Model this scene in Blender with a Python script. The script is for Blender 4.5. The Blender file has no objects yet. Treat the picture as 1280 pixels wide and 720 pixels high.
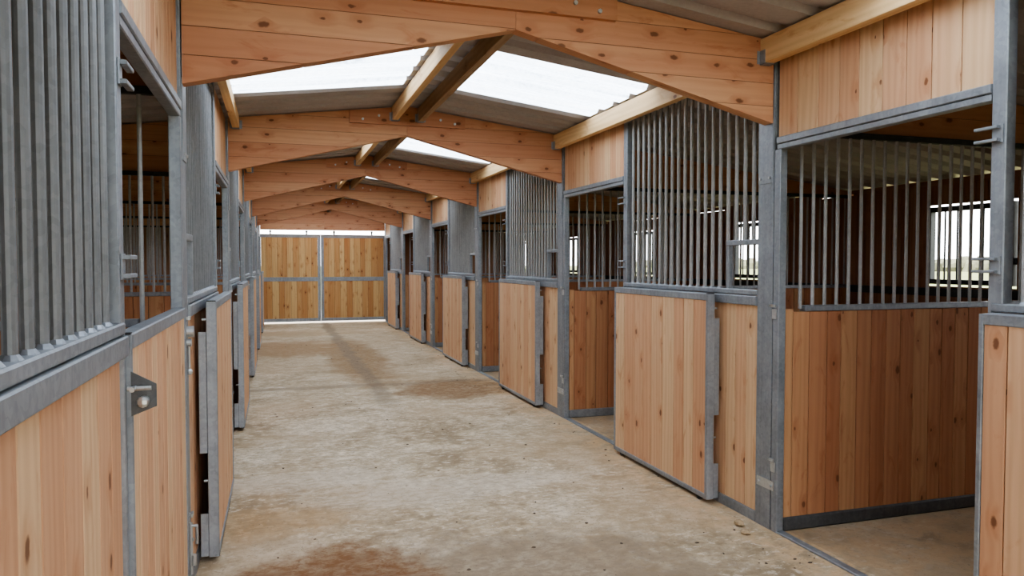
import bpy, math, random
from mathutils import Vector

R = random.Random(11)
C = bpy.context.scene.collection
PI = math.pi

# ------------------------------------------------------------------ layout
XR, XL = 2.80, -0.41            # aisle faces of the two stall fronts
RIDGE = 1.20
TH = .075                        # beam thickness
DEPTH = 3.60                    # stall depth
BAY = 3.384
YB = -8.4                       # open near end of the barn, pushed far back to lessen its light
YP = [3.652 + BAY * k for k in range(5)] + [20.05]     # post lines
YS = [YP[0] - BAY] + YP[:-1]                            # start of each bay (bay 0 is the nearest)
SLOPE = 0.125
def roof_z(x): return 3.10 - SLOPE * abs(x - RIDGE)
ORD = ['nearest', 'second nearest', 'third nearest', 'fourth nearest', 'fifth nearest', 'farthest']

# ------------------------------------------------------------------ materials
def new_mat(name):
    m = bpy.data.materials.new(name); m.use_nodes = True
    nt = m.node_tree; nt.nodes.clear()
    out = nt.nodes.new('ShaderNodeOutputMaterial')
    return m, nt, out
class NB:
    """tiny node builder"""
    def __init__(s, nt): s.nt = nt
    def n(s, typ, **kw):
        nd = s.nt.nodes.new(typ)
        for k, v in kw.items():
            if k in nd.inputs: s.set(nd.inputs[k], v)
            else: setattr(nd, k, v)
        return nd
    def set(s, sock, v):
        if hasattr(v, 'is_output'): s.nt.links.new(v, sock)
        else: sock.default_value = v
    def math(s, op, a, b=None, c=None, clamp=False):
        nd = s.nt.nodes.new('ShaderNodeMath'); nd.operation = op; nd.use_clamp = clamp
        for i, v in enumerate((a, b, c)):
            if v is not None: s.set(nd.inputs[i], v)
        return nd.outputs[0]
    def vmul(s, v, sc):
        nd = s.nt.nodes.new('ShaderNodeMapping'); s.set(nd.inputs['Vector'], v)
        nd.inputs['Scale'].default_value = sc; return nd.outputs[0]
    def noise(s, v, scale, detail=3, rough=.55, dist=0):
        nd = s.nt.nodes.new('ShaderNodeTexNoise'); s.set(nd.inputs['Vector'], v)
        nd.inputs['Scale'].default_value = scale; nd.inputs['Detail'].default_value = detail
        nd.inputs['Roughness'].default_value = rough; nd.inputs['Distortion'].default_value = dist
        return nd.outputs['Fac']
    def ramp(s, f, stops):
        nd = s.nt.nodes.new('ShaderNodeValToRGB'); s.set(nd.inputs[0], f)
        el = nd.color_ramp.elements
        while len(el) < len(stops): el.new(.5)
        for e, (p, c) in zip(el, stops):
            e.position = p; e.color = tuple(c) + (1,) if len(c) == 3 else c
        return nd.outputs[0]
    def mix(s, f, a, b, mode='MIX'):
        nd = s.nt.nodes.new('ShaderNodeMix'); nd.data_type = 'RGBA'; nd.blend_type = mode
        s.set(nd.inputs[0], f)
        for i, v in ((6, a), (7, b)):
            if isinstance(v, tuple) and len(v) == 3: v = v + (1,)
            s.set(nd.inputs[i], v)
        return nd.outputs[2]
    def smooth(s, f, a, b, lo=0., hi=1.):
        nd = s.nt.nodes.new('ShaderNodeMapRange'); nd.interpolation_type = 'SMOOTHSTEP'
        s.set(nd.inputs[0], f)
        for i, v in enumerate((a, b, lo, hi)): nd.inputs[i + 1].default_value = v
        return nd.outputs[0]

def wood(name, pale, mid, red, knot=.5, rough=.62, wave=.20):
    m, nt, out = new_mat(name); b = NB(nt)
    uv = b.n('ShaderNodeUVMap').outputs[0]
    at = b.n('ShaderNodeAttribute', attribute_name='tint').outputs['Fac']
    # knots
    kv = b.vmul(uv, (4.2, 7.5, 1))
    vo = nt.nodes.new('ShaderNodeTexVoronoi'); vo.voronoi_dimensions = '2D'; nt.links.new(kv, vo.inputs['Vector']); vo.inputs['Scale'].default_value = 1
    sep = b.n('ShaderNodeSeparateColor'); nt.links.new(vo.outputs['Color'], sep.inputs[0])
    pick = b.math('LESS_THAN', sep.outputs[0], knot)
    size = b.math('MULTIPLY_ADD', sep.outputs[1], .11, .035)
    wob = b.math('MULTIPLY', b.noise(uv, 40, 2), .10)
    d = b.math('ADD', vo.outputs['Distance'], b.math('SUBTRACT', wob, .05))
    kin = b.math('MULTIPLY', b.math('SUBTRACT', 1., b.math('DIVIDE', d, size), clamp=True), pick)
    kin = b.smooth(kin, 0., .5)
    halo = b.math('MULTIPLY', b.smooth(d, .08, .42, 1., 0.), pick)
    # growth rings: bands along the grain, pushed aside round the knots
    bend = b.math('MULTIPLY', halo, .035)
    sx = b.n('ShaderNodeSeparateXYZ'); nt.links.new(uv, sx.inputs[0])
    cx = b.n('ShaderNodeCombineXYZ'); nt.links.new(b.math('MULTIPLY', sx.outputs[0], .10), cx.inputs[0])
    nt.links.new(b.math('ADD', sx.outputs[1], bend), cx.inputs[1])
    wv = nt.nodes.new('ShaderNodeTexWave'); wv.bands_direction = 'Y'; wv.wave_profile = 'SIN'
    nt.links.new(cx.outputs[0], wv.inputs['Vector'])
    wv.inputs['Scale'].default_value = 7; wv.inputs['Distortion'].default_value = 7
    wv.inputs['Detail'].default_value = 2; wv.inputs['Detail Scale'].default_value = 1.2
    streak = b.noise(b.vmul(uv, (1.4, 38, 1)), 1, 5, .65)
    broad = b.noise(b.vmul(uv, (.7, 9, 1)), 1, 3, .6)
    t = b.math('ADD', b.math('MULTIPLY_ADD', at, .62, .18), b.math('MULTIPLY', b.math('SUBTRACT', broad, .5), .55), clamp=True)
    col = b.ramp(t, [(0., pale), (.28, pale), (.6, mid), (1., red)])
    dark = b.math('ADD', b.math('MULTIPLY', wv.outputs['Fac'], wave), b.math('MULTIPLY', streak, .42))
    dark = b.math('SUBTRACT', dark, .22, clamp=True)
    col = b.mix(dark, col, (red[0] * .62, red[1] * .50, red[2] * .42))
    flame = b.smooth(b.noise(b.vmul(uv, (3.5, 11, 1)), 1, 4, .65, .8), .56, .72, 0., .42)
    col = b.mix(flame, col, (red[0] * .80, red[1] * .60, red[2] * .48))
    col = b.mix(b.math('MULTIPLY', halo, .34), col, (red[0] * .75, red[1] * .55, red[2] * .42))
    col = b.mix(b.math('MULTIPLY', kin, .85), col, (.15, .058, .026))
    bs = b.n('ShaderNodeBsdfPrincipled', Roughness=rough); nt.links.new(col, bs.inputs['Base Color'])
    bs.inputs['Specular IOR Level'].default_value = .28
    bp = b.n('ShaderNodeBump', Strength=.18, Distance=.004); nt.links.new(streak, bp.inputs['Height'])
    nt.links.new(bp.outputs[0], bs.inputs['Normal'])
    nt.links.new(bs.outputs[0], out.inputs[0])
    return m

def steel(name, lo, hi, metal=.55, rough=.5, scale=60):
    m, nt, out = new_mat(name); b = NB(nt)
    tc = b.n('ShaderNodeTexCoord').outputs['Object']
    rnd = b.math('MULTIPLY', b.n('ShaderNodeObjectInfo').outputs['Random'], 40.)
    mv = b.n('ShaderNodeVectorMath', operation='ADD'); nt.links.new(tc, mv.inputs[0]); nt.links.new(rnd, mv.inputs[1]); tc = mv.outputs[0]
    vo = nt.nodes.new('ShaderNodeTexVoronoi'); nt.links.new(tc, vo.inputs['Vector']); vo.inputs['Scale'].default_value = scale
    sep = b.n('ShaderNodeSeparateColor'); nt.links.new(vo.outputs['Color'], sep.inputs[0])
    cl = b.noise(tc, 6, 4, .6)
    run = b.noise(b.vmul(tc, (30, 30, 1.2)), 1, 3, .6)
    f = b.math('ADD', b.math('MULTIPLY', sep.outputs[0], .13), b.math('ADD', b.math('MULTIPLY', cl, .6), b.math('MULTIPLY', run, .35)))
    col = b.ramp(f, [(.28, lo), (.82, hi)])
    bs = b.n('ShaderNodeBsdfPrincipled', Metallic=metal); nt.links.new(col, bs.inputs['Base Color'])
    nt.links.new(b.math('MULTIPLY_ADD', cl, .25, rough - .12), bs.inputs['Roughness'])
    nt.links.new(bs.outputs[0], out.inputs[0])
    return m

def plain(name, col, rough=.7, var=.15, scale=8, metal=0.):
    m, nt, out = new_mat(name); b = NB(nt)
    tc = b.n('ShaderNodeTexCoord').outputs['Object']
    f = b.noise(tc, scale, 4, .6)
    c = b.ramp(f, [(.25, tuple(v * (1 - var) for v in col)), (.75, tuple(min(1, v * (1 + var)) for v in col))])
    bs = b.n('ShaderNodeBsdfPrincipled', Roughness=rough, Metallic=metal); nt.links.new(c, bs.inputs['Base Color'])
    nt.links.new(bs.outputs[0], out.inputs[0])
    return m

M = {}
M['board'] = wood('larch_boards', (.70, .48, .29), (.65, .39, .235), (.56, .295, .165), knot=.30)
M['inner'] = wood('larch_partition_boards', (.53, .30, .155), (.47, .225, .118), (.39, .158, .08), knot=.32)  # same larch as the fronts, colour darkened for the dim stall light
M['gate'] = wood('larch_gate_boards', (.68, .46, .22), (.56, .31, .13), (.42, .18, .065), knot=.30)
M['glulam'] = wood('douglas_glulam', (.62, .35, .20), (.55, .275, .155), (.47, .205, .112), knot=.42, wave=.14)
M['purlin'] = wood('spruce_purlin', (.74, .52, .28), (.66, .42, .20), (.54, .29, .13), knot=.15)
M['shaded_ridge'] = wood('stained_shaded_ridge_board', (.42, .29, .17), (.35, .22, .12), (.27, .155, .085), knot=.2)  # right ridge boards: stain plus the shade on their inner face, in the colour
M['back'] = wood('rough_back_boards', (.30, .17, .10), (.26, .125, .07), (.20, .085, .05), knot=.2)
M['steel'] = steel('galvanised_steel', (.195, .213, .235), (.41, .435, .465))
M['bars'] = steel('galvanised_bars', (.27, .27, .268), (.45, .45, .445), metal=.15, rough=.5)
M['rods'] = steel('dimmed_galvanised_bars', (.16, .168, .178), (.30, .31, .322), metal=.3, rough=.5)  # same steel as the right bars, colour darkened to dim the left row
M['bright'] = steel('zinc_hardware', (.42, .44, .44), (.70, .72, .72), metal=.75, rough=.34, scale=120)
M['dark'] = plain('dark_steel', (.045, .048, .05), .6, .3, 14, .4)
M['grime'] = steel('tarnished_steel', (.06, .063, .066), (.16, .165, .17), metal=.4, rough=.5)
M['joint'] = plain('dark_glue_line', (.16, .075, .035), .9)
M['rubber'] = plain('black_rubber', (.012, .012, .013), .6)
M['stone'] = plain('dry_clod', (.42, .31, .19), .95, .35, 60)
M['crumb'] = plain('dark_crumb', (.12, .085, .06), .95, .6, 30)
M['hedge'] = plain('bare_hedge', (.17, .17, .11), 1., .4, .6)
M['fence'] = plain('weathered_fence', (.14, .12, .10), .9, .3, 6)
M['concrete'] = plain('outside_concrete', (.42, .40, .37), .9, .12, 2)

def grass_mat():
    m, nt, out = new_mat('field_grass'); b = NB(nt)
    tc = b.n('ShaderNodeTexCoord').outputs['Object']
    c = b.ramp(b.noise(tc, .25, 6, .65), [(.3, (.20, .22, .10)), (.7, (.32, .33, .18))])
    bs = b.n('ShaderNodeBsdfDiffuse'); nt.links.new(c, bs.inputs[0]); nt.links.new(bs.outputs[0], out.inputs[0])
    return m
M['grass'] = grass_mat()

def sheet_mat():
    m, nt, out = new_mat('grey_roof_sheet'); b = NB(nt)
    tc = b.n('ShaderNodeTexCoord').outputs['Object']
    f = b.math('ADD', b.math('MULTIPLY', b.noise(tc, 1.3, 4, .6), .6), b.math('MULTIPLY', b.noise(tc, 40, 3, .7), .4))
    c = b.ramp(f, [(.3, (.34, .31, .29)), (.7, (.47, .44, .42))])
    bs = b.n('ShaderNodeBsdfPrincipled', Roughness=.7); nt.links.new(c, bs.inputs['Base Color'])
    nt.links.new(bs.outputs[0], out.inputs[0]); return m
M['sheet'] = sheet_mat()
def translucent_mat():
    m, nt, out = new_mat('translucent_sheet'); b = NB(nt)
    tc = b.n('ShaderNodeTexCoord').outputs['Object']
    f = b.math('ADD', b.math('MULTIPLY', b.noise(b.vmul(tc, (1.2, 26, 1)), 1, 4, .6), .6), b.math('MULTIPLY', b.noise(tc, 30, 3, .7), .4))
    c = b.ramp(f, [(.34, (.34, .42, .52)), (.46, (.66, .75, .85)), (.62, (.84, .91, .97))])
    t = b.n('ShaderNodeBsdfTranslucent'); nt.links.new(c, t.inputs[0])
    d = b.n('ShaderNodeBsdfDiffuse'); d.inputs[0].default_value = (.85, .88, .9, 1)
    mx = b.n('ShaderNodeMixShader'); mx.inputs[0].default_value = .18
    nt.links.new(t.outputs[0], mx.inputs[1]); nt.links.new(d.outputs[0], mx.inputs[2])
    nt.links.new(mx.outputs[0], out.inputs[0]); return m
M['clear'] = translucent_mat()

def floor_mat():
    m, nt, out = new_mat('stained_concrete'); b = NB(nt)
    tc = b.n('ShaderNodeTexCoord').outputs['Object']
    n1 = b.noise(tc, 1.1, 6, .62, .4); n2 = b.noise(tc, 5, 6, .7, .3); n3 = b.noise(tc, 26, 4, .75)
    n4 = b.noise(b.vmul(tc, (1, 1.5, 1)), 13, 5, .72, .5)
    base = b.ramp(b.math('ADD', b.math('MULTIPLY', n1, .42), b.math('ADD', b.math('MULTIPLY', n2, .33), b.math('MULTIPLY', n4, .25))),
                  [(.41, (.33, .245, .155)), (.47, (.49, .385, .26)), (.52, (.60, .495, .36)), (.585, (.80, .70, .56))])
    col = b.mix(b.smooth(n3, .50, .66, 0, .7), base, (.33, .265, .20))
    col = b.mix(b.smooth(n4, .54, .64, 0, .55), col, (.81, .72, .59))
    wet = b.noise(tc, .55, 5, .6, .2)
    col = b.mix(b.smooth(wet, .47, .62, 0, .6), col, (.43, .305, .18))
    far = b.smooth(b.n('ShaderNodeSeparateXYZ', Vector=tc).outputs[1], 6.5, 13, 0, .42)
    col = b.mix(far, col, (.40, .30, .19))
    sx = b.n('ShaderNodeSeparateXYZ'); nt.links.new(tc, sx.inputs[0]); X, Y = sx.outputs[0], sx.outputs[1]
    wob = b.math('MULTIPLY', b.math('SUBTRACT', b.noise(tc, 2.2, 6, .68), .5), 2.2)
    wob2 = b.math('MULTIPLY', b.math('SUBTRACT', b.noise(tc, 7, 5, .7), .5), .8)
    def spot(cx, cy, rx, ry, w=1., edge=(.55, 1.05)):
        a = b.math('DIVIDE', b.math('SUBTRACT', X, cx), rx); c = b.math('DIVIDE', b.math('SUBTRACT', Y, cy), ry)
        r = b.math('SQRT', b.math('ADD', b.math('MULTIPLY', a, a), b.math('MULTIPLY', c, c)))
        r = b.math('ADD', r, b.math('ADD', b.math('MULTIPLY', wob, w), wob2))
        return b.smooth(r, edge[0], edge[1], 1., 0.)
    mott = b.smooth(n4, .36, .60, .45, 1.)
    def lay(col, f, amt, c): return b.mix(b.math('MULTIPLY', b.math('MULTIPLY', f, mott), amt), col, c)
    col = lay(col, spot(.9, 3.35, 1.6, 1.0, .5), .95, (.31, .235, .165))
    col = lay(col, spot(-.05, 4.75, .62, .36, .9), .62, (.45, .29, .14))
    col = lay(col, spot(-.1, 4.1, .55, .5, .7), .5, (.36, .25, .15))
    col = lay(col, spot(.30, 3.72, .55, .62, .6), .9, (.23, .105, .04))
    col = lay(col, spot(1.1, 5.1, 1.1, .35, .9), .5, (.70, .62, .51))
    col = lay(col, spot(.2, 5.6, .8, .3, .9), .5, (.70, .62, .51))
    col = lay(col, spot(2.2, 9.2, 1.0, .85, .8), .95, (.25, .14, .065))
    col = lay(col, spot(1.25, 12.8, .6, 3.6, .5), .95, (.29, .175, .085))
    col = lay(col, spot(.1, 14.4, 1.1, 1.7, .6), .9, (.33, .20, .10))
    col = lay(col, spot(.8, 17.4, 1.8, .8, .7), .5, (.40, .27, .15))
    # damp lines: under the ridge and across the aisle
    wl = b.math('MULTIPLY', b.math('SUBTRACT', b.noise(tc, 1.5, 3), .5), .35)
    ridge = b.smooth(b.math('ABSOLUTE', b.math('SUBTRACT', b.math('ADD', X, wl), 1.2)), .05, .17, 1., 0.)
    ridge = b.math('MULTIPLY', ridge, b.smooth(Y, 7.6, 9.5))
    col = lay(col, ridge, .8, (.22, .165, .115))
    cross = b.smooth(b.math('ABSOLUTE', b.math('SUBTRACT', b.math('ADD', Y, wl), 9.75)), .05, .16, 1., 0.)
    col = lay(col, cross, .7, (.25, .18, .12))
    # sawdust swept along the right hand fronts
    edge = b.math('MULTIPLY', b.smooth(b.math('ADD', X, b.math('MULTIPLY', wob2, .45)), 2.35, 2.72), b.smooth(n2, .40, .58))
    col = lay(col, edge, .75, (.58, .37, .19))
    sp = b.smooth(b.noise(tc, 55, 2, .5), .66, .72)
    col = lay(col, sp, .8, (.13, .10, .07))
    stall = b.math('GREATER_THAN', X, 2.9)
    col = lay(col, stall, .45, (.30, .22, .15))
    bs = b.n('ShaderNodeBsdfPrincipled', Roughness=.85); nt.links.new(col, bs.inputs['Base Color'])
    bs.inputs['Specular IOR Level'].default_value = .25
    bp = b.n('ShaderNodeBump', Strength=.35, Distance=.012)
    nt.links.new(b.math('ADD', n2, b.math('MULTIPLY', n3, .5)), bp.inputs['Height']); nt.links.new(bp.outputs[0], bs.inputs['Normal'])
    nt.links.new(bs.outputs[0], out.inputs[0]); return m
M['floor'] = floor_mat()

# ------------------------------------------------------------------ mesh helper
AX = {'x': 0, 'y': 1, 'z': 2}
class MB:
    def __init__(s): s.v = []; s.f = []; s.uv = []; s.t = []; s.sm = []; s.mi = []; s.cur = 0
    def face(s, pts, uv, tint, smooth=False):
        i = len(s.v); s.v += [tuple(p) for p in pts]; s.f.append(tuple(range(i, i + len(pts))))
        s.uv += uv; s.t.append(tint); s.sm.append(smooth); s.mi.append(s.cur)
    def prism(s, poly, axis, a0, a1, tint=None, ou=None, smooth=False, grain=True, caps=True):
        """poly: list of 2d points in the two other axes (cyclic order), swept from a0 to a1"""
        k = AX[axis]; tint = R.random() if tint is None else tint
        ou = (R.uniform(0, 90), R.uniform(0, 90)) if ou is None else ou
        def P(p, a):
            q = [0, 0, 0]; q[k] = a; q[(k + 1) % 3] = p[0]; q[(k + 2) % 3] = p[1]; return q
        ar = sum(poly[i][0] * poly[(i + 1) % len(poly)][1] - poly[(i + 1) % len(poly)][0] * poly[i][1] for i in range(len(poly)))
        if ar < 0: poly = poly[::-1]
        d = 0
        for i in range(len(poly)):
            p, q = poly[i], poly[(i + 1) % len(poly)]; l = math.hypot(q[0] - p[0], q[1] - p[1])
            s.face([P(p, a0), P(q, a0), P(q, a1), P(p, a1)],
                   [(ou[0] + a0, ou[1] + d), (ou[0] + a0, ou[1] + d + l), (ou[0] + a1, ou[1] + d + l), (ou[0] + a1, ou[1] + d)], tint, smooth)
            d += l
        if caps:
            s.face([P(p, a1) for p in poly], [(ou[0] + p[0] * .2, ou[1] + p[1]) for p in poly], tint)
            s.face([P(p, a0) for p in poly[::-1]], [(ou[0] + p[0] * .2, ou[1] + p[1]) for p in poly[::-1]], tint)
        return s
    def box(s, x0, x1, y0, y1, z0, z1, axis='z', ch=.002, tint=None):
        lo = [min(x0, x1), min(y0, y1), min(z0, z1)]; hi = [max(x0, x1), max(y0, y1), max(z0, z1)]
        k = AX[axis]; i, j = (k + 1) % 3, (k + 2) % 3
        a0, a1, b0, b1 = lo[i], hi[i], lo[j], hi[j]; c = min(ch, (a1 - a0) * .3, (b1 - b0) * .3)
        if c <= 0: poly = [(a0, b0), (a1, b0), (a1, b1), (a0, b1)]
        else: poly = [(a0 + c, b0), (a1 - c, b0), (a1, b0 + c), (a1, b1 - c), (a1 - c, b1), (a0 + c, b1), (a0, b1 - c), (a0, b0 + c)]
        return s.prism(poly, axis, lo[k], hi[k], tint)
    def rod(s, c, r, axis, a0, a1, n=12, r1=None):
        poly = [(c[0] + r * math.cos(2 * PI * i / n), c[1] + r * math.sin(2 * PI * i / n)) for i in range(n)]
        if r1 is None: return s.prism(poly, axis, a0, a1, 0.5, (0, 0), True)
        k = AX[axis]
        def P(p, a):
            q = [0, 0, 0]; q[k] = a; q[(k + 1) % 3] = p[0]; q[(k + 2) % 3] = p[1]; return q
        pol1 = [(c[0] + r1 * math.cos(2 * PI * i / n), c[1] + r1 * math.sin(2 * PI * i / n)) for i in range(n)]
        for i in range(n):
            j = (i + 1) % n
            s.face([P(poly[i], a0), P(poly[j], a0), P(pol1[j], a1), P(pol1[i], a1)], [(0, 0)] * 4, .5, True)
        s.face([P(p, a1) for p in pol1], [(0, 0)] * n, .5)
        return s
    def blob(s, c, r, n=8, m=5, jit=0.):
        rows = []
        for i in range(m + 1):
            t = PI * i / m; row = []
            for j in range(n):
                p = 2 * PI * j / n; k = 1 + (R.uniform(-jit, jit) if 0 < i < m else 0)
                row.append((c[0] + r[0] * k * math.sin(t) * math.cos(p), c[1] + r[1] * k * math.sin(t) * math.sin(p), c[2] + r[2] * k * math.cos(t)))
            rows.append(row)
        for i in range(m):
            for j in range(n):
                q = (j + 1) % n
                pts = [rows[i][j], rows[i + 1][j], rows[i + 1][q], rows[i][q]]
                if i == 0: pts = pts[:3]
                if i == m - 1: pts = [rows[i][j], rows[i + 1][j], rows[i][q]]
                s.face(pts, [(0, 0)] * len(pts), .5, True)
        return s
    def planks(s, run, r0, r1, lo, hi, d0, d1, length='z', wmin=.105, wmax=.15, gap=.0045, tints=None, ch=.0025):
        """side by side boards: `run` axis is where they sit next to each other"""
        n = max(1, round((r1 - r0) / R.uniform(wmin, wmax))); cuts = [r0]
        ws = [R.uniform(wmin, wmax) for _ in range(n)]; sc = (r1 - r0) / sum(ws)
        for w in ws: cuts.append(cuts[-1] + w * sc)
        last = -1
        for i in range(n):
            t = R.random()
            if tints: t = tints(i, n)
            if abs(t - last) < .12: t = (t + .31) % 1
            last = t
            ext = {run: (cuts[i] + gap / 2, cuts[i + 1] - gap / 2), length: (lo, hi)}
            rest = [a for a in 'xyz' if a not in ext][0]; ext[rest] = (d0, d1)
            s.box(*ext['x'], *ext['y'], *ext['z'], axis=length, ch=ch, tint=t)
        c = (d0 + d1) / 2; w = abs(d1 - d0) * .22                  # tongues behind the joints
        ext = {run: (r0 + .004, r1 - .004), length: (lo + .002, hi - .002)}
        rest = [a for a in 'xyz' if a not in ext][0]; ext[rest] = (c - w, c + w)
        s.cur = 1; s.box(*ext['x'], *ext['y'], *ext['z'], axis=length, ch=0, tint=.5); s.cur = 0
        return s
    def mesh(s, name, mat):
        me = bpy.data.meshes.new(name); me.from_pydata(s.v, [], s.f)
        ul = me.uv_layers.new(name='UVMap')
        ul.data.foreach_set('uv', [c for p in s.uv for c in p])
        a = me.attributes.new('tint', 'FLOAT', 'FACE'); a.data.foreach_set('value', s.t)
        me.polygons.foreach_set('use_smooth', s.sm)
        me.materials.append(mat)
        if any(s.mi): me.materials.append(M['joint']); me.polygons.foreach_set('material_index', s.mi)
        me.update(); return me
    def build(s, name, mat, parent=None):
        return link(name, s.mesh(name, mat), parent)

def link(name, me, parent=None, loc=None):
    o = bpy.data.objects.new(name, me); C.objects.link(o)
    if parent is not None: o.parent = parent
    if loc is not None: o.location = loc
    return o
def tag(o, label, cat, group=None):
    o['label'] = label; o['category'] = cat
    if group: o['group'] = group
    return o
def thing(name, loc, label, cat, group=None):
    o = bpy.data.objects.new(name, None); o.empty_display_size = .1; C.objects.link(o); o.location = loc
    return tag(o, label, cat, group)
def struct(o): o['kind'] = 'structure'; return o

_rods = {}
def rod_mesh(r, l, mat):
    k = (r, round(l, 3), mat)
    if k not in _rods: _rods[k] = MB().rod((0, 0), r, 'z', 0, l, 12).mesh('bar', M[mat])
    return _rods[k]

SIDES = {'right': (1, XR), 'left': (-1, XL)}
# d is measured from the aisle face of the stall fronts into the stall
# ------------------------------------------------------------------ posts
def post(side, k):
    s, wx = SIDES[side]
    t = thing('steel_post', (wx, YP[k], 0), f'{ORD[k]} galvanised steel post between stalls in the {side} hand row, carrying a roof beam', 'post', f'steel posts along the {side} side')
    b = MB()                                           # H section column
    b.box(0, s * .012, .062, .205, 0, 2.86); b.box(s * .012, s * .052, .062, .074, 0, 2.86, ch=0); b.box(s * .012, s * .052, .193, .205, 0, 2.86, ch=0)
    b.build('column', M['steel'], t)
    MB().box(0, s * .05, 0, .055, 0, 2.262, ch=.004).build('jamb_tube', M['steel'], t)
    p = MB().box(s * -.006, 0, .066, .2, 2.075, 2.45).build('beam_plate', M['steel'], t)
    if k < 4:
        for y in (.09, .175):
            MB().rod((y, 2.105), .008, 'x', min(s * -.014, s * -.006), max(s * -.014, s * -.006), 6).build('bolt', M['bright'], p)
        for z in (1.345, .435):
            h = MB().box(s * -.03, 0, .03, .05, z - .006, z + .006); h.box(s * -.03, s * -.02, .0, .05, z - .006, z + .010)
            h.box(s * -.010, 0, .014, .05, z - .075, z - .018)
            h.build('hook', M['bright'], t)
        g = MB().box(s * -.007, 0, .022, .185, .245, .30).build('hinge_strap', M['bright'], t)
        for y in (.045, .16):
            MB().rod((y, .272), .009, 'x', min(s * -.017, s * -.007), max(s * -.017, s * -.007), 6).build('bolt', M['bright'], g)
    if side == 'left' and k == 0:                      # spring bolt on the closed door's post
        g = MB().box(.0, .008, .002, .045, 1.215, 1.325).rod((.018, 1.285), .026, 'x', .008, .045, 14).rod((.018, 1.235), .018, 'x', .008, .034, 12)
        g.rod((.022, .018), .006, 'z', 1.10, 1.215, 8).blob((.022, .018, 1.10), (.016, .016, .016))
        g.build('spring_bolt', M['bright'], t)
        g = MB().rod((.018, .02), .009, 'z', .16, .40, 8).box(0, .014, .0, .05, .27, .30).rod((.018, .385), .007, 'x', .014, .05, 8)
        g.rod((.045, .018), .007, 'z', .30, .385, 8).rod((.03, .02), .012, 'z', .2, .25, 8)
        g.build('drop_bolt', M['bright'], t)
    return t

# ------------------------------------------------------------------ stall fronts
def front(side, n):
    s, wx = SIDES[side]; y0 = YS[n]
    where = 'wooden stall front with tall grey bars, %s in the %s row' % (ORD[n], side)
    t = thing('stall_grille', (wx, y0, 0), where, 'stall front', f'barred stall fronts along the {side} side')
    e = 1.985
    MB().planks('y', .207, e + .046, .066, 1.345, s * .012, s * .045).build('board_panel', M['board'], t)
    MB().box(0, s * .05, .207, e + .046, 0, .065, 'y').build('bottom_channel', M['steel'], t)
    r = MB().box(s * -.012, s * .048, .207, e + .046, 1.338, 1.396, 'y', ch=.004).box(s * -.004, s * .05, .207, e + .046, 1.400, 1.434, 'y', ch=.005)
    sp = .0905; ys = [e - .075 - i * sp for i in range(19)]; ys = [y for y in ys if y > .23]
    for y in ys:
        if y > .56: r.rod((s * .024, y), .022, 'z', 1.433, 1.444, 10, r1=.0135)
    r.build('rail', M['steel'], t)
    f = MB().box(s * .008, s * .042, .207, .555, 1.712, 1.746, 'y', ch=.004).box(s * .008, s * .042, .523, .555, 1.434, 1.712, ch=.004)
    f.build('feed_opening_frame', M['steel'], t)
    for y in ys:
        z = 1.746 if y < .57 else 1.44
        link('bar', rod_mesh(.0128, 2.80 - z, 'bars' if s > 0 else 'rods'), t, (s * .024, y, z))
    MB().box(s * .004, s * .046, .207, e, 2.80, 2.83, 'y').build('top_rail', M['steel'], t)
    j = MB().box(0, s * .055, e, e + .065, 1.4345, 2.90, ch=.004).box(0, s * .055, e + .0465, e + .065, 0, 1.4345, ch=.003).build('jamb', M['steel'], t)
    for z in (2.125, 1.59):
        h = MB().box(s * -.006, 0, e + .010, e + .055, z - .036, z + .036)
        for dz in (-.026, .026): h.box(s * -.024, s * -.004, e + .02, e + .125, z + dz - .006, z + dz + .006, 'y')
        h.build('bracket', M['steel'], t)
    return t

def transom(side, n):
    s, wx = SIDES[side]; y0 = YS[n]; w = (YP[n] - y0); e = 2.052
    t = thing('door_transom', (wx, y0, 0), f'board panel with steel lintel above the {ORD[n]} stall doorway on the {side} side', 'transom', f'boarded transoms over the {side} doorways')
    MB().planks('y', e, w + .04, 2.334, 2.885, s * .014, s * .044).build('board_panel', M['board'], t)
    MB().box(s * -.006, s * .05, e, w + .03, 2.296, 2.334, 'y', ch=.004).box(s * .0, s * .05, e, w + .03, 2.263, 2.294, 'y', ch=.004).build('lintel', M['steel'], t)

def threshold(side, n):
    s, wx = SIDES[side]; y0 = YS[n]; w = (YP[n] - y0)
    b = MB().box(s * .0, s * .05, 2.052, w, 0, .012, 'y')
    o = b.build('threshold_strip', M['steel']); o.location = (wx, y0, 0)
    tag(o, f'flat steel threshold strip on the floor of the {ORD[n]} doorway on the {side} side', 'threshold', f'threshold strips of the {side} doorways')

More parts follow.
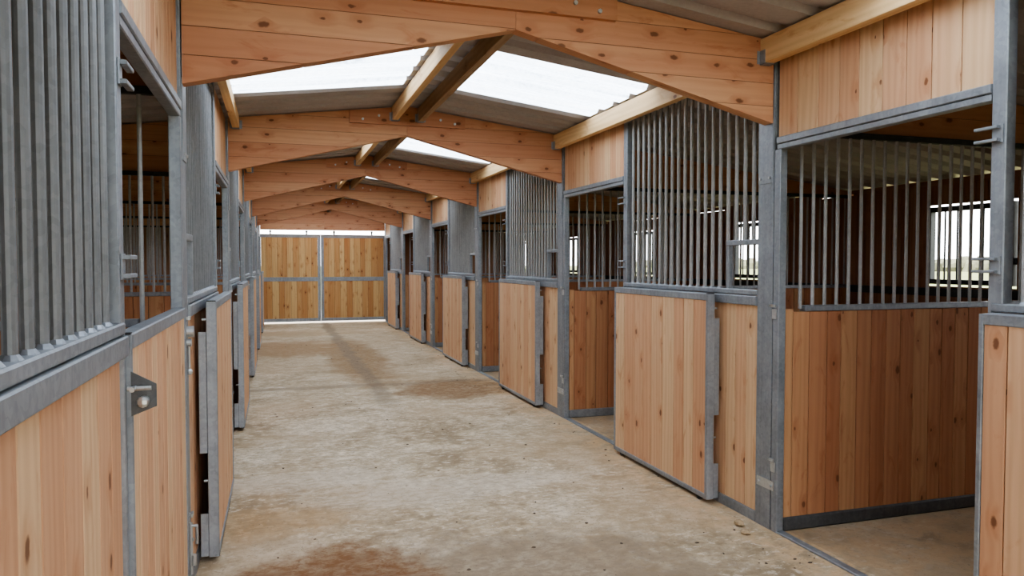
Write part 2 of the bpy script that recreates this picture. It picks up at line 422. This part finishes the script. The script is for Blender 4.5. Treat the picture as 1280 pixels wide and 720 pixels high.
# ------------------------------------------------------------------ doors
def door(side, n, ys, closed=False):
    s, wx = SIDES[side]
    wd = 1.314 if closed else 1.42 if n < 5 else 1.36
    lab = 'closed low wooden stall door with protruding latch plate, nearest on the left side' if closed else \
          f'low wooden sliding door pushed open in front of the {ORD[n]} stall on the {side} side'
    t = thing('stall_door', (wx + s * (.037 if closed else -.05), ys, 0), lab, 'stall door', f'low sliding doors on the {side} side')
    a, bk = s * -.052, 0
    MB().planks('y', .011 if closed else .028, wd - .020, .062, 1.360, s * -.046, s * -.012).build('board_panel', M['board'], t)
    f = MB()
    st = .012 if closed else .030
    f.box(a, 0, 0, st, .03, 1.395, ch=.003); f.box(a, 0, wd - .022, wd, .03, 1.395, ch=.003)
    f.box(a, 0, st, wd - .022, .028, .062, 'y', ch=.003)
    f.box(a, 0, st, wd - .022, 1.352, 1.398, 'y', ch=.004)
    f.build('frame', M['steel'], t)
    MB().box(s * -.048, s * -.004, .0, .031, 1.3955, 1.4005).build('end_cap', M['rubber'], t)
    for y in (.12, wd - .12) if not closed else ():
        MB().rod((y, .030), .030, 'x', min(s * -.04, s * -.012), max(s * -.04, s * -.012), 14).build('wheel', M['rubber'], t)
    if not closed:
        for z0, z1 in ((.59, 1.235), (.035, .265)):
            p = MB().box(0, s * .040, .003, .012, z0, z1, ch=.003); p.build('edge_plate', M['steel'], t)
        for z in (1.30, .44):
            MB().rod((.012, z), .007, 'x', min(0, s * .02), max(0, s * .02), 8).build('pin', M['bright'], t)
    else:
        z = 1.225; xf = a       # plate stands out from the door into the aisle
        poly = [(z - .062, xf - .004), (z - .036, xf + .062), (z + .028, xf + .062), (z + .066, xf - .004)]
        lt = MB().prism(poly, 'y', -.004, .002).build('latch', M['grime'], t)
        g = MB().rod((z + .020, xf + .006), .007, 'y', -.05, .03, 10).rod((z - .018, xf + .03), .015, 'y', -.028, -.004, 12)
        g.blob((xf + .03, -.03, z - .018), (.017, .012, .017)); g.rod((-.022, z + .02), .007, 'x', xf - .01, xf + .052, 10)
        g.build('catch', M['bright'], lt)
    return t

# ------------------------------------------------------------------ partitions between stalls
def partition(side, k):
    s, wx = SIDES[side]
    t = thing('stall_partition', (wx, YP[k], 0), f'board and bar partition wall running back behind the {ORD[k]} post on the {side} side', 'partition', f'partitions between the {side} stalls')
    tint = lambda i, n: .02 if i == 0 else R.uniform(.3, 1)
    b = MB(); lo, hi = .056, DEPTH - .03
    b.planks('x', min(s * lo, s * (lo + .055)), max(s * lo, s * (lo + .055)), .086, 1.325, .010, .046, wmin=.05, wmax=.06, tints=lambda i, n: .0)
    b.planks('x', min(s * (lo + .055), s * hi), max(s * (lo + .055), s * hi), .086, 1.31, .010, .046, tints=lambda i, n: R.uniform(.25, 1))
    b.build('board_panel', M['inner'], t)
    MB().box(s * lo, s * hi, .004, .052, .0, .085, 'x', ch=.01).build('bottom_rail', M['grime'] if k == 0 and side == 'right' else M['steel'], t)
    MB().box(s * .185, s * hi, .002, .050, 1.312, 1.348, 'x', ch=.004).build('rail', M['steel'], t)
    MB().box(s * lo, s * hi, .008, .048, 2.352, 2.388, 'x', ch=.004).build('top_rail', M['dark'], t)
    i = 0
    while .17 + i * .088 < hi - .03:
        d = .17 + i * .088; z = 1.327 if d < .18 else 1.348
        link('bar', rod_mesh(.0105, 2.354 - z, 'bars'), t, (s * d, .028, z)); i += 1

# ------------------------------------------------------------------ roof beams
def clip(poly, ax, v, keep_above):
    out = []
    for i in range(len(poly)):
        p, q = poly[i], poly[(i + 1) % len(poly)]
        ip = (p[ax] >= v) == keep_above; iq = (q[ax] >= v) == keep_above
        if ip: out.append(p)
        if ip != iq:
            f = (v - p[ax]) / (q[ax] - p[ax]); out.append((p[0] + f * (q[0] - p[0]), p[1] + f * (q[1] - p[1])))
    return out
def lam_build(poly, y0, y1, zs, name, parent, mat='glulam'):
    """horizontal laminations cut to the outline `poly` (x, z)"""
    b = MB()
    for a, c in zip(zs[:-1], zs[1:]):
        p = clip(clip(poly, 1, a + .0016, True), 1, c - .0016, False)
        if len(p) < 3: continue
        tint = R.uniform(.2, .95); ou = (R.uniform(0, 90), R.uniform(0, 90))
        # front and back faces with the grain along x
        for yy, rev in ((y0, False), (y1, True)):
            area = sum(p[i][0] * p[(i + 1) % len(p)][1] - p[(i + 1) % len(p)][0] * p[i][1] for i in range(len(p)))
            pp = p if (area > 0) != rev else p[::-1]
            b.face([(x, yy, z) for x, z in pp], [(ou[0] + x, ou[1] + z + (3 if rev else 0)) for x, z in pp], tint)
        for i in range(len(p)):
            u, w = p[i], p[(i + 1) % len(p)]
            if math.hypot(u[0] - w[0], u[1] - w[1]) < 1e-5: continue
            area = sum(p[j][0] * p[(j + 1) % len(p)][1] - p[(j + 1) % len(p)][0] * p[j][1] for j in range(len(p)))
            if area > 0: u, w = w, u
            b.face([(u[0], y0, u[1]), (u[0], y1, u[1]), (w[0], y1, w[1]), (w[0], y0, w[1])][::-1],
                   [(ou[0] + u[0], ou[1]), (ou[0] + u[0], ou[1] + .13), (ou[0] + w[0], ou[1] + .13), (ou[0] + w[0], ou[1])][::-1], tint)
    # thin core so the joints stay closed
    ar = sum(poly[i][0] * poly[(i + 1) % len(poly)][1] - poly[(i + 1) % len(poly)][0] * poly[i][1] for i in range(len(poly)))
    cx = sum(p[0] for p in poly) / len(poly); cz = sum(p[1] for p in poly) / len(poly)
    core = [(cx + (x - cx) * .99, cz + (z - cz) * .985) for x, z in poly]
    b.cur = 1
    for yy, rev in ((y0 + .004, False), (y1 - .004, True)):
        pp = core if (ar > 0) != rev else core[::-1]
        b.face([(x, yy, z) for x, z in pp], [(x, z) for x, z in pp], 1.)
    return b.build(name, M[mat], parent)

def roof_beam(k):
    y = YP[k] + .058
    if k < 5: lab = f'{ORD[k]} tapered laminated timber roof beam spanning the aisle below the ridge'
    else: lab = 'flat bottomed timber gable beam above the far gate'
    t = thing('roof_beam', (0, y, 0), lab, 'roof beam', 'laminated roof beams across the aisle')
    th = TH; xl, xr = XL + .006, XR - .012; zb = 2.42; za = 2.815; tp = .006
    zs = [2.42 + .133 * i - (.0 if i else .001) for i in range(8)]
    if k == 5: zb = za = 2.455; zs = [2.455, 2.63, 2.80, 3.2]
    L = [(xl, zb), (RIDGE - .001, za), (RIDGE - .001, roof_z(RIDGE) - tp), (xl, roof_z(xl) - tp)]
    Rr = [(RIDGE + .001, za), (xr, zb), (xr, roof_z(xr) - tp), (RIDGE + .001, roof_z(RIDGE) - tp)]
    lam_build(L, 0, th, zs, 'rafter', t); lam_build(Rr, 0, th, [zs[0]] + [z - .035 if k < 5 else z for z in zs[1:]] + [3.3], 'rafter', t)
    if k < 5:
        sp = [(.66, 2.908), (1.765, 2.908), (1.765, roof_z(1.765) - .012), (RIDGE, roof_z(RIDGE) - .012), (.66, roof_z(.66) - .012)]
        b = MB(); ou = (R.uniform(0, 90), R.uniform(0, 90)); tn = R.uniform(.7, 1)
        y0 = -.032
        b.face([(x, y0, z) for x, z in sp], [(ou[0] + x, ou[1] + z) for x, z in sp], tn)
        for i in range(5):
            u, w = sp[i], sp[(i + 1) % 5]
            b.face([(w[0], y0, w[1]), (u[0], y0, u[1]), (u[0], -.0005, u[1]), (w[0], -.0005, w[1])], [(ou[0] + w[0], ou[1]), (ou[0] + u[0], ou[1]), (ou[0] + u[0], ou[1] + .03), (ou[0] + w[0], ou[1] + .03)], tn)
        pl = b.build('splice_plate', M['glulam'], t)
        for x, z in ((.78, 2.945), (.93, 2.985), (1.52, 2.975), (1.66, 2.945)):
            MB().rod((z, x), .012, 'y', y0 - .012, y0, 8).build('bolt', M['bright'], pl)
    return t

def stall_rafter(side, k):
    s, wx = SIDES[side]
    y = YP[k] + .062; x0 = wx + s * .056; x1 = wx + s * (DEPTH + .12)
    poly = [(x0, 2.395), (x1, 2.36), (x1, roof_z(x1) - .008), (x0, roof_z(x0) - .008)]
    b = MB(); ou = (R.uniform(0, 90), R.uniform(0, 90)); tn = R.uniform(.4, .9)
    o = lam_build(poly, y, y + TH, [2.2, 2.53, 2.66, 2.8, 3.1], 'stall_rafter', None)
    tag(o, f'timber rafter above the {ORD[k]} stall partition on the {side} side', 'rafter', f'rafters over the {side} stalls')

def hanger(parent, x, y, z0, z1, dirn, w):
    """joist hanger: folded plate round the timber's foot, nailed to the beam"""
    b = MB(); y1 = y + dirn * .05
    b.box(x - w / 2 - .004, x - w / 2, min(y, y1), max(y, y1), z0 - .004, z1)
    b.box(x + w / 2, x + w / 2 + .004, min(y, y1), max(y, y1), z0 - .004, z1)
    b.box(x - w / 2 - .004, x + w / 2 + .004, min(y, y1), max(y, y1), z0 - .006, z0 - .0005)
    b.box(x - w / 2 - .022, x - w / 2 - .004, min(y, y + dirn * .003), max(y, y + dirn * .003), z0, z1)
    b.box(x + w / 2 + .004, x + w / 2 + .022, min(y, y + dirn * .003), max(y, y + dirn * .003), z0, z1)
    b.build('joist_hanger', M['steel'], parent)

def purlin(kind, n):
    y0 = (YP[n - 1] + .058 + TH) if n > 0 else YS[0] + .0
    y1 = YP[n] + .058
    if kind in ('right', 'left'):
        s, wx = SIDES[kind]; xa, xb = wx - s * .105, wx - s * .045; z0 = 2.755 if s > 0 else 2.80
        lab = f'pale timber eaves purlin above the {kind} stall fronts, {ORD[n if s > 0 else n - 1]} of its row'
        nm, gr = 'eaves_purlin', f'eaves purlins on the {kind} side'
    else:
        s = 1 if kind == 'ridge right' else -1
        xa, xb = RIDGE + s * .095, RIDGE + s * .150; z0 = 2.945
        lab = f'timber board on the {kind[6:]} of the ridge gap, {ORD[n - 1]} of its row'
        nm, gr = 'ridge_board', 'ridge boards under the roof'
    lo, hi = min(xa, xb), max(xa, xb)
    t = thing(nm, ((lo + hi) / 2, y0, 0), lab, 'purlin' if nm == 'eaves_purlin' else 'ridge board', gr)
    w = hi - lo; zt = min(roof_z(lo), roof_z(hi)) - .006; L = y1 - y0
    ga = .033 if nm == 'ridge_board' else .0
    MB().box(-w / 2, w / 2, .001, L - .001 - ga, z0, zt, 'y', ch=.003, tint=R.uniform(.0, .5)).build('timber', M['shaded_ridge' if kind == 'ridge right' else 'purlin'], t)
    if n > 0: hanger(t, 0, .0, z0, z0 + .075, 1, w)
    hanger(t, 0, L - ga, z0, z0 + .075, -1, w)

# ------------------------------------------------------------------ roof sheets
PITCH, RIB = .30, .034
def rib_pts(y0, y1):
    """trapezoid profile along y: list of (y, height)"""
    pts = []; n0 = math.floor(y0 / PITCH) - 1
    i = n0
    prof = [(0, 0), (.165, 0), (.195, RIB), (.27, RIB), (.30, 0)]
    def h(y):
        u = y % PITCH
        for (a, ha), (c, hc) in zip(prof[:-1], prof[1:]):
            if a <= u <= c: return ha + (hc - ha) * (u - a) / (c - a)
        return 0
    ys = {y0, y1}
    while i * PITCH < y1:
        for a, _ in prof:
            y = i * PITCH + a
            if y0 < y < y1: ys.add(y)
        i += 1
    ys = sorted(ys); out = [ys[0]]
    for y in ys[1:]:
        if y - out[-1] > 1e-4: out.append(y)
    return [(y, h(y)) for y in out]
def sheet(b, x0, x1, y0, y1):
    p = rib_pts(y0, y1)
    for (ya, ha), (yb, hb) in zip(p[:-1], p[1:]):
        q = [(x0, ya, roof_z(x0) + ha), (x1, ya, roof_z(x1) + ha), (x1, yb, roof_z(x1) + hb), (x0, yb, roof_z(x0) + hb)]
        b.face(q, [(v[0], v[1]) for v in q], .5)

XEL, XER = XL - DEPTH - .25, XR + DEPTH + .25
TR = []
for n in range(6):
    y0 = YS[n] + (1.33 if n < 5 else 1.0); TR.append((y0, y0 + 1.20))
b = MB(); y = YB
def near_bays():                                   # two unseen bays added behind the camera to balance the light
    for q in (2, 1): yield TR[0][0] - BAY * q, TR[0][1] - BAY * q
for (a, c) in list(near_bays()) + TR:
    if c <= TR[0][1]:
        b.cur = 1; sheet(b, XL + .10, RIDGE - .19, a, c); sheet(b, RIDGE + .19, XR - .11, a, c); b.cur = 0
    sheet(b, XEL, RIDGE, y, a); sheet(b, RIDGE, XER, y, a)
    sheet(b, XEL, XL + .10, a, c); sheet(b, RIDGE - .19, RIDGE, a, c); sheet(b, RIDGE, RIDGE + .19, a, c); sheet(b, XR - .11, XER, a, c)
    y = c
sheet(b, XEL, RIDGE, y, 20.7); sheet(b, RIDGE, XER, y, 20.7)
ce = struct(b.build('ceiling', M['sheet'])); ce.data.materials[1] = M['clear']
for n, (a, c) in enumerate(TR[1:]):
    for side in ('left', 'right'):
        x0, x1 = (XL + .10, RIDGE - .19) if side == 'left' else (RIDGE + .19, XR - .11)
        b = MB(); sheet(b, x0, x1, a, c)
        o = b.build('skylight_sheet', M['clear'])
        tag(o, f'white translucent corrugated roof sheet {side} of the ridge, {ORD[n]} of its row', 'skylight', 'translucent roof sheets')

# ------------------------------------------------------------------ floor, walls, ground
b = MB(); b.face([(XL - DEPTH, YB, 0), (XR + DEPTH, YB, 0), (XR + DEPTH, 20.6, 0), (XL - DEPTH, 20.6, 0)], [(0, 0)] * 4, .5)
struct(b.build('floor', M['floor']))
b = MB(); b.face([(-150, -150, -.12), (400, -150, -.12), (400, 400, -.12), (-150, 400, -.12)], [(0, 0)] * 4, .5)
struct(b.build('ground', M['grass']))
b = MB(); b.box(XL - 2, XR + 2, 20.61, 26, -.11, -.005, ch=0); b.box(XL - 2, XR + 2, -9, YB - .01, -.11, -.005, ch=0)
struct(b.build('ground_apron', M['concrete']))

W0, W1, WZ0, WZ1 = 1.385, 2.325, 1.385, 2.165
def back_wall(side):
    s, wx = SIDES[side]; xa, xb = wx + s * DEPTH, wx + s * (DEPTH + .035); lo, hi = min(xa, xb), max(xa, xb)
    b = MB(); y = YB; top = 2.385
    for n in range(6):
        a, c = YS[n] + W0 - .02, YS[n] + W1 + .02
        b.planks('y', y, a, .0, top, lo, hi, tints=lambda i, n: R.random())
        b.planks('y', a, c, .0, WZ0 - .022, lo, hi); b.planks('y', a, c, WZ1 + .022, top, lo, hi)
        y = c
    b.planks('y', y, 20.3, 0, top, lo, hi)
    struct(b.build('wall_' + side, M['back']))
    # eaves board above, leaving the ventilation slit
    z1 = roof_z(xb) - .004
    e = MB(); y = YB
    while y < 20.2:
        L = R.uniform(.5, 1.6); 
        e.box(lo, hi, y, y + L, top + (R.choice([.0, .0, .012])) , z1, 'y', ch=0); y += L + R.choice([0., 0., 0., .05])
    struct(e.build('trim_1' if side == 'right' else 'trim_2', M['back']))
    r = MB().box(wx + s * (DEPTH - .04), wx + s * DEPTH - s * .001, YS[0], 20.2, 1.265, 1.345, 'y')
    struct(r.build('trim_3' if side == 'right' else 'trim_4', M['dark']))
for side in ('right', 'left'): back_wall(side)
wn = 0
for side in ('right', 'left'):
    s, wx = SIDES[side]
    for n in range(6):
        wn += 1
        f = MB(); d0, d1 = s * -.02, s * .045
        f.box(d0, d1, W0, W1, WZ0, WZ0 + .05, 'y'); f.box(d0, d1, W0, W1, WZ1 - .05, WZ1, 'y')
        f.box(d0, d1, W0, W0 + .045, WZ0 + .05, WZ1 - .05); f.box(d0, d1, W1 - .045, W1, WZ0 + .05, WZ1 - .05)
        for yy in (W0 - .02, W1):
            f.box(d0 + s * .02, d1 - s * .012, yy, yy + .02, WZ0 + .2, WZ0 + .26)
        o = struct(f.build(f'window_{wn}', M['dark'])); o.location = (wx + s * DEPTH, YS[n], 0)
        for i in range(5):
            link('window_bar', rod_mesh(.009, WZ1 - WZ0 - .1, 'dark'), o, (s * .012, W0 + .045 + (W1 - W0 - .09) * (i + 1) / 6, WZ0 + .05))
# end walls of the stalls; the unseen front one is added to block light
for nm, ya, yb in (('wall_front', YS[0] - .1, YS[0] - .065), ('wall_back', 20.3, 20.335)):
    b = MB()
    for side in ('left', 'right'):
        s, wx = SIDES[side]; xs = sorted((wx + s * .02, wx + s * (DEPTH + .03)))
        n = 28
        for i in range(n):
            a = xs[0] + (xs[1] - xs[0]) * i / n; c = xs[0] + (xs[1] - xs[0]) * (i + 1) / n
            b.box(a, c - .002, ya, yb, 0, min(roof_z(a), roof_z(c)) - .004, ch=.002)
    struct(b.build(nm, M['back']))

# ------------------------------------------------------------------ build the rows
for side in ('right', 'left'):
    for k in range(6): post(side, k)
    for n in range(6):
        front(side, n)
        transom(side, n)
        if side == 'right': threshold(side, n)
        if side == 'right' or n > 0: purlin(side, n)
    for k in range(5): partition(side, k); stall_rafter(side, k)
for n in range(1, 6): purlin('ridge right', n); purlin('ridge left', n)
for k in range(6): roof_beam(k)
offs = {'right': [.585, .585, .60, .59, .58, .50], 'left': [0, .55, .42, .45, .50, .46]}
for side in ('right', 'left'):
    for n in range(6):
        if side == 'left' and n == 0: door(side, n, 2.328, True)
        else: door(side, n, YS[n] + offs[side][n])

# ------------------------------------------------------------------ far gate
GY = 20.36
def gate_leaf(xa, xb, lab, cap):
    t = thing('sliding_gate', ((xa + xb) / 2, GY, 0), lab, 'gate', 'gate leaves at the far end'); w = (xb - xa) / 2
    z0, z1 = .045, 2.355; fr = .075
    f = MB(); f.box(-w, -w + fr, 0, .05, z0, z1); f.box(w - fr, w, 0, .05, z0, z1)
    f.box(-w + fr, w - fr, 0, .05, z0, z0 + .085, 'x'); f.box(-w + fr, w - fr, 0, .05, z1 - .085, z1, 'x'); f.box(-w + fr, w - fr, 0, .05, 1.115, 1.225, 'x')
    f.build('frame', M['steel'], t)
    for a, c in ((z0 + .085, 1.115), (1.225, z1 - .085)):
        MB().planks('x', -w + fr, w - fr, a, c, .012, .045, wmin=.11, wmax=.16).build('board_panel', M['gate'], t)
    for x in (-w * .6, w * .55):
        MB().box(x - .018, x + .018, .01, .04, z1, 2.44).rod((2.43, x), .03, 'y', .01, .04, 12).build('roller_hanger', M['dark'], t)
gate_leaf(XL - .06, 1.117, 'left leaf of the far gate, vertical boards in a grey steel frame', '')
gate_leaf(1.123, XR + .06, 'right leaf of the far gate, vertical boards in a grey steel frame', '')

# ------------------------------------------------------------------ small things on the floor
for (x, y, r, lab) in ((2.67, 3.83, (.028, .036, .02), 'pale dirt clod at the foot of the nearest right post, farther of two'),
                       (2.62, 3.70, (.026, .034, .016), 'pale dirt clod at the foot of the nearest right post, nearer of two')):
    o = MB().blob((0, 0, r[2] * .8), r, 10, 6, .18).build('dirt_clod', M['stone']); o.location = (x, y, 0)
    tag(o, lab, 'clod', 'clods by the nearest right post')
b = MB(); R2 = random.Random(5)
for i in range(150):
    x = R2.uniform(-.2, 2.75) if R2.random() < .6 else 2.78 - abs(R2.gauss(0, .22))
    y = 3.2 + R2.random() ** 1.6 * 12
    if x < -.25 or x > 2.77: continue
    a = R2.uniform(.003, .0075)
    b.blob((x, y, a * .3), (a * R2.uniform(.8, 2.2), a * R2.uniform(.8, 1.6), a * .6), 6, 4, .25)
o = b.build('dirt_crumbs', M['crumb']); o['kind'] = 'stuff'; tag(o, 'loose dark crumbs of dirt scattered over the concrete aisle floor', 'dirt')

# ------------------------------------------------------------------ outside, seen through the windows
fx = 13.5
t = thing('wire_fence', (fx, 11, -.12), 'low post and wire fence in the green field outside the right hand windows', 'fence')
for i in range(14):
    p = MB().rod((0, 0), .04, 'z', 0, 1.25, 8).build('fence_post', M['fence'], t); p.location = (0, -11 + i * 2.6, 0)
for z in (.45, .8, 1.12):
    MB().rod((z, 0), .006, 'y', -11, 23, 6).build('wire', M['fence'], t)
b = MB(); R3 = random.Random(3)
for i in range(170):
    yy = -20 + i * 1.6; b.blob((130 + R3.uniform(-1.5, 1.5), yy, .7), (2.2, R3.uniform(1.6, 2.6), R3.uniform(1.3, 2.3)), 9, 6, .25)
o = b.build('hedgerow', M['hedge']); tag(o, 'distant bare brown hedgerow across the field beyond the wire fence', 'hedge'); o['kind'] = 'stuff'

# ------------------------------------------------------------------ light
w = bpy.data.worlds.new('overcast'); bpy.context.scene.world = w; w.use_nodes = True
nt = w.node_tree; nt.nodes.clear(); b = NB(nt)
tc = b.n('ShaderNodeTexCoord').outputs['Generated']
sx = b.n('ShaderNodeSeparateXYZ'); nt.links.new(tc, sx.inputs[0])
col = b.ramp(b.math('MULTIPLY_ADD', sx.outputs[2], .5, .5), [(.48, (.90, .925, .95)), (.56, (.98, .985, 1.)), (1., (.97, .98, 1.))])
bg = b.n('ShaderNodeBackground', Strength=5.0); nt.links.new(col, bg.inputs[0])
ow = nt.nodes.new('ShaderNodeOutputWorld'); nt.links.new(bg.outputs[0], ow.inputs[0])

sc = bpy.context.scene
sc.view_settings.view_transform = 'AgX'; sc.view_settings.look = 'AgX - Medium High Contrast'
sc.view_settings.exposure = 0.78
sc.cycles.max_bounces = 12; sc.cycles.diffuse_bounces = 8; sc.cycles.transmission_bounces = 6
sc.cycles.use_denoising = True

# ------------------------------------------------------------------ camera
cam = bpy.data.cameras.new('camera'); co = bpy.data.objects.new('camera', cam); C.objects.link(co)
co.location = (0, 0, 1.6); co.rotation_euler = (PI / 2 - .0339, 0, -.3076)
cam.sensor_width = 36; cam.lens = 925 / 1280 * 36; cam.clip_start = .02; cam.clip_end = 500
sc.camera = co
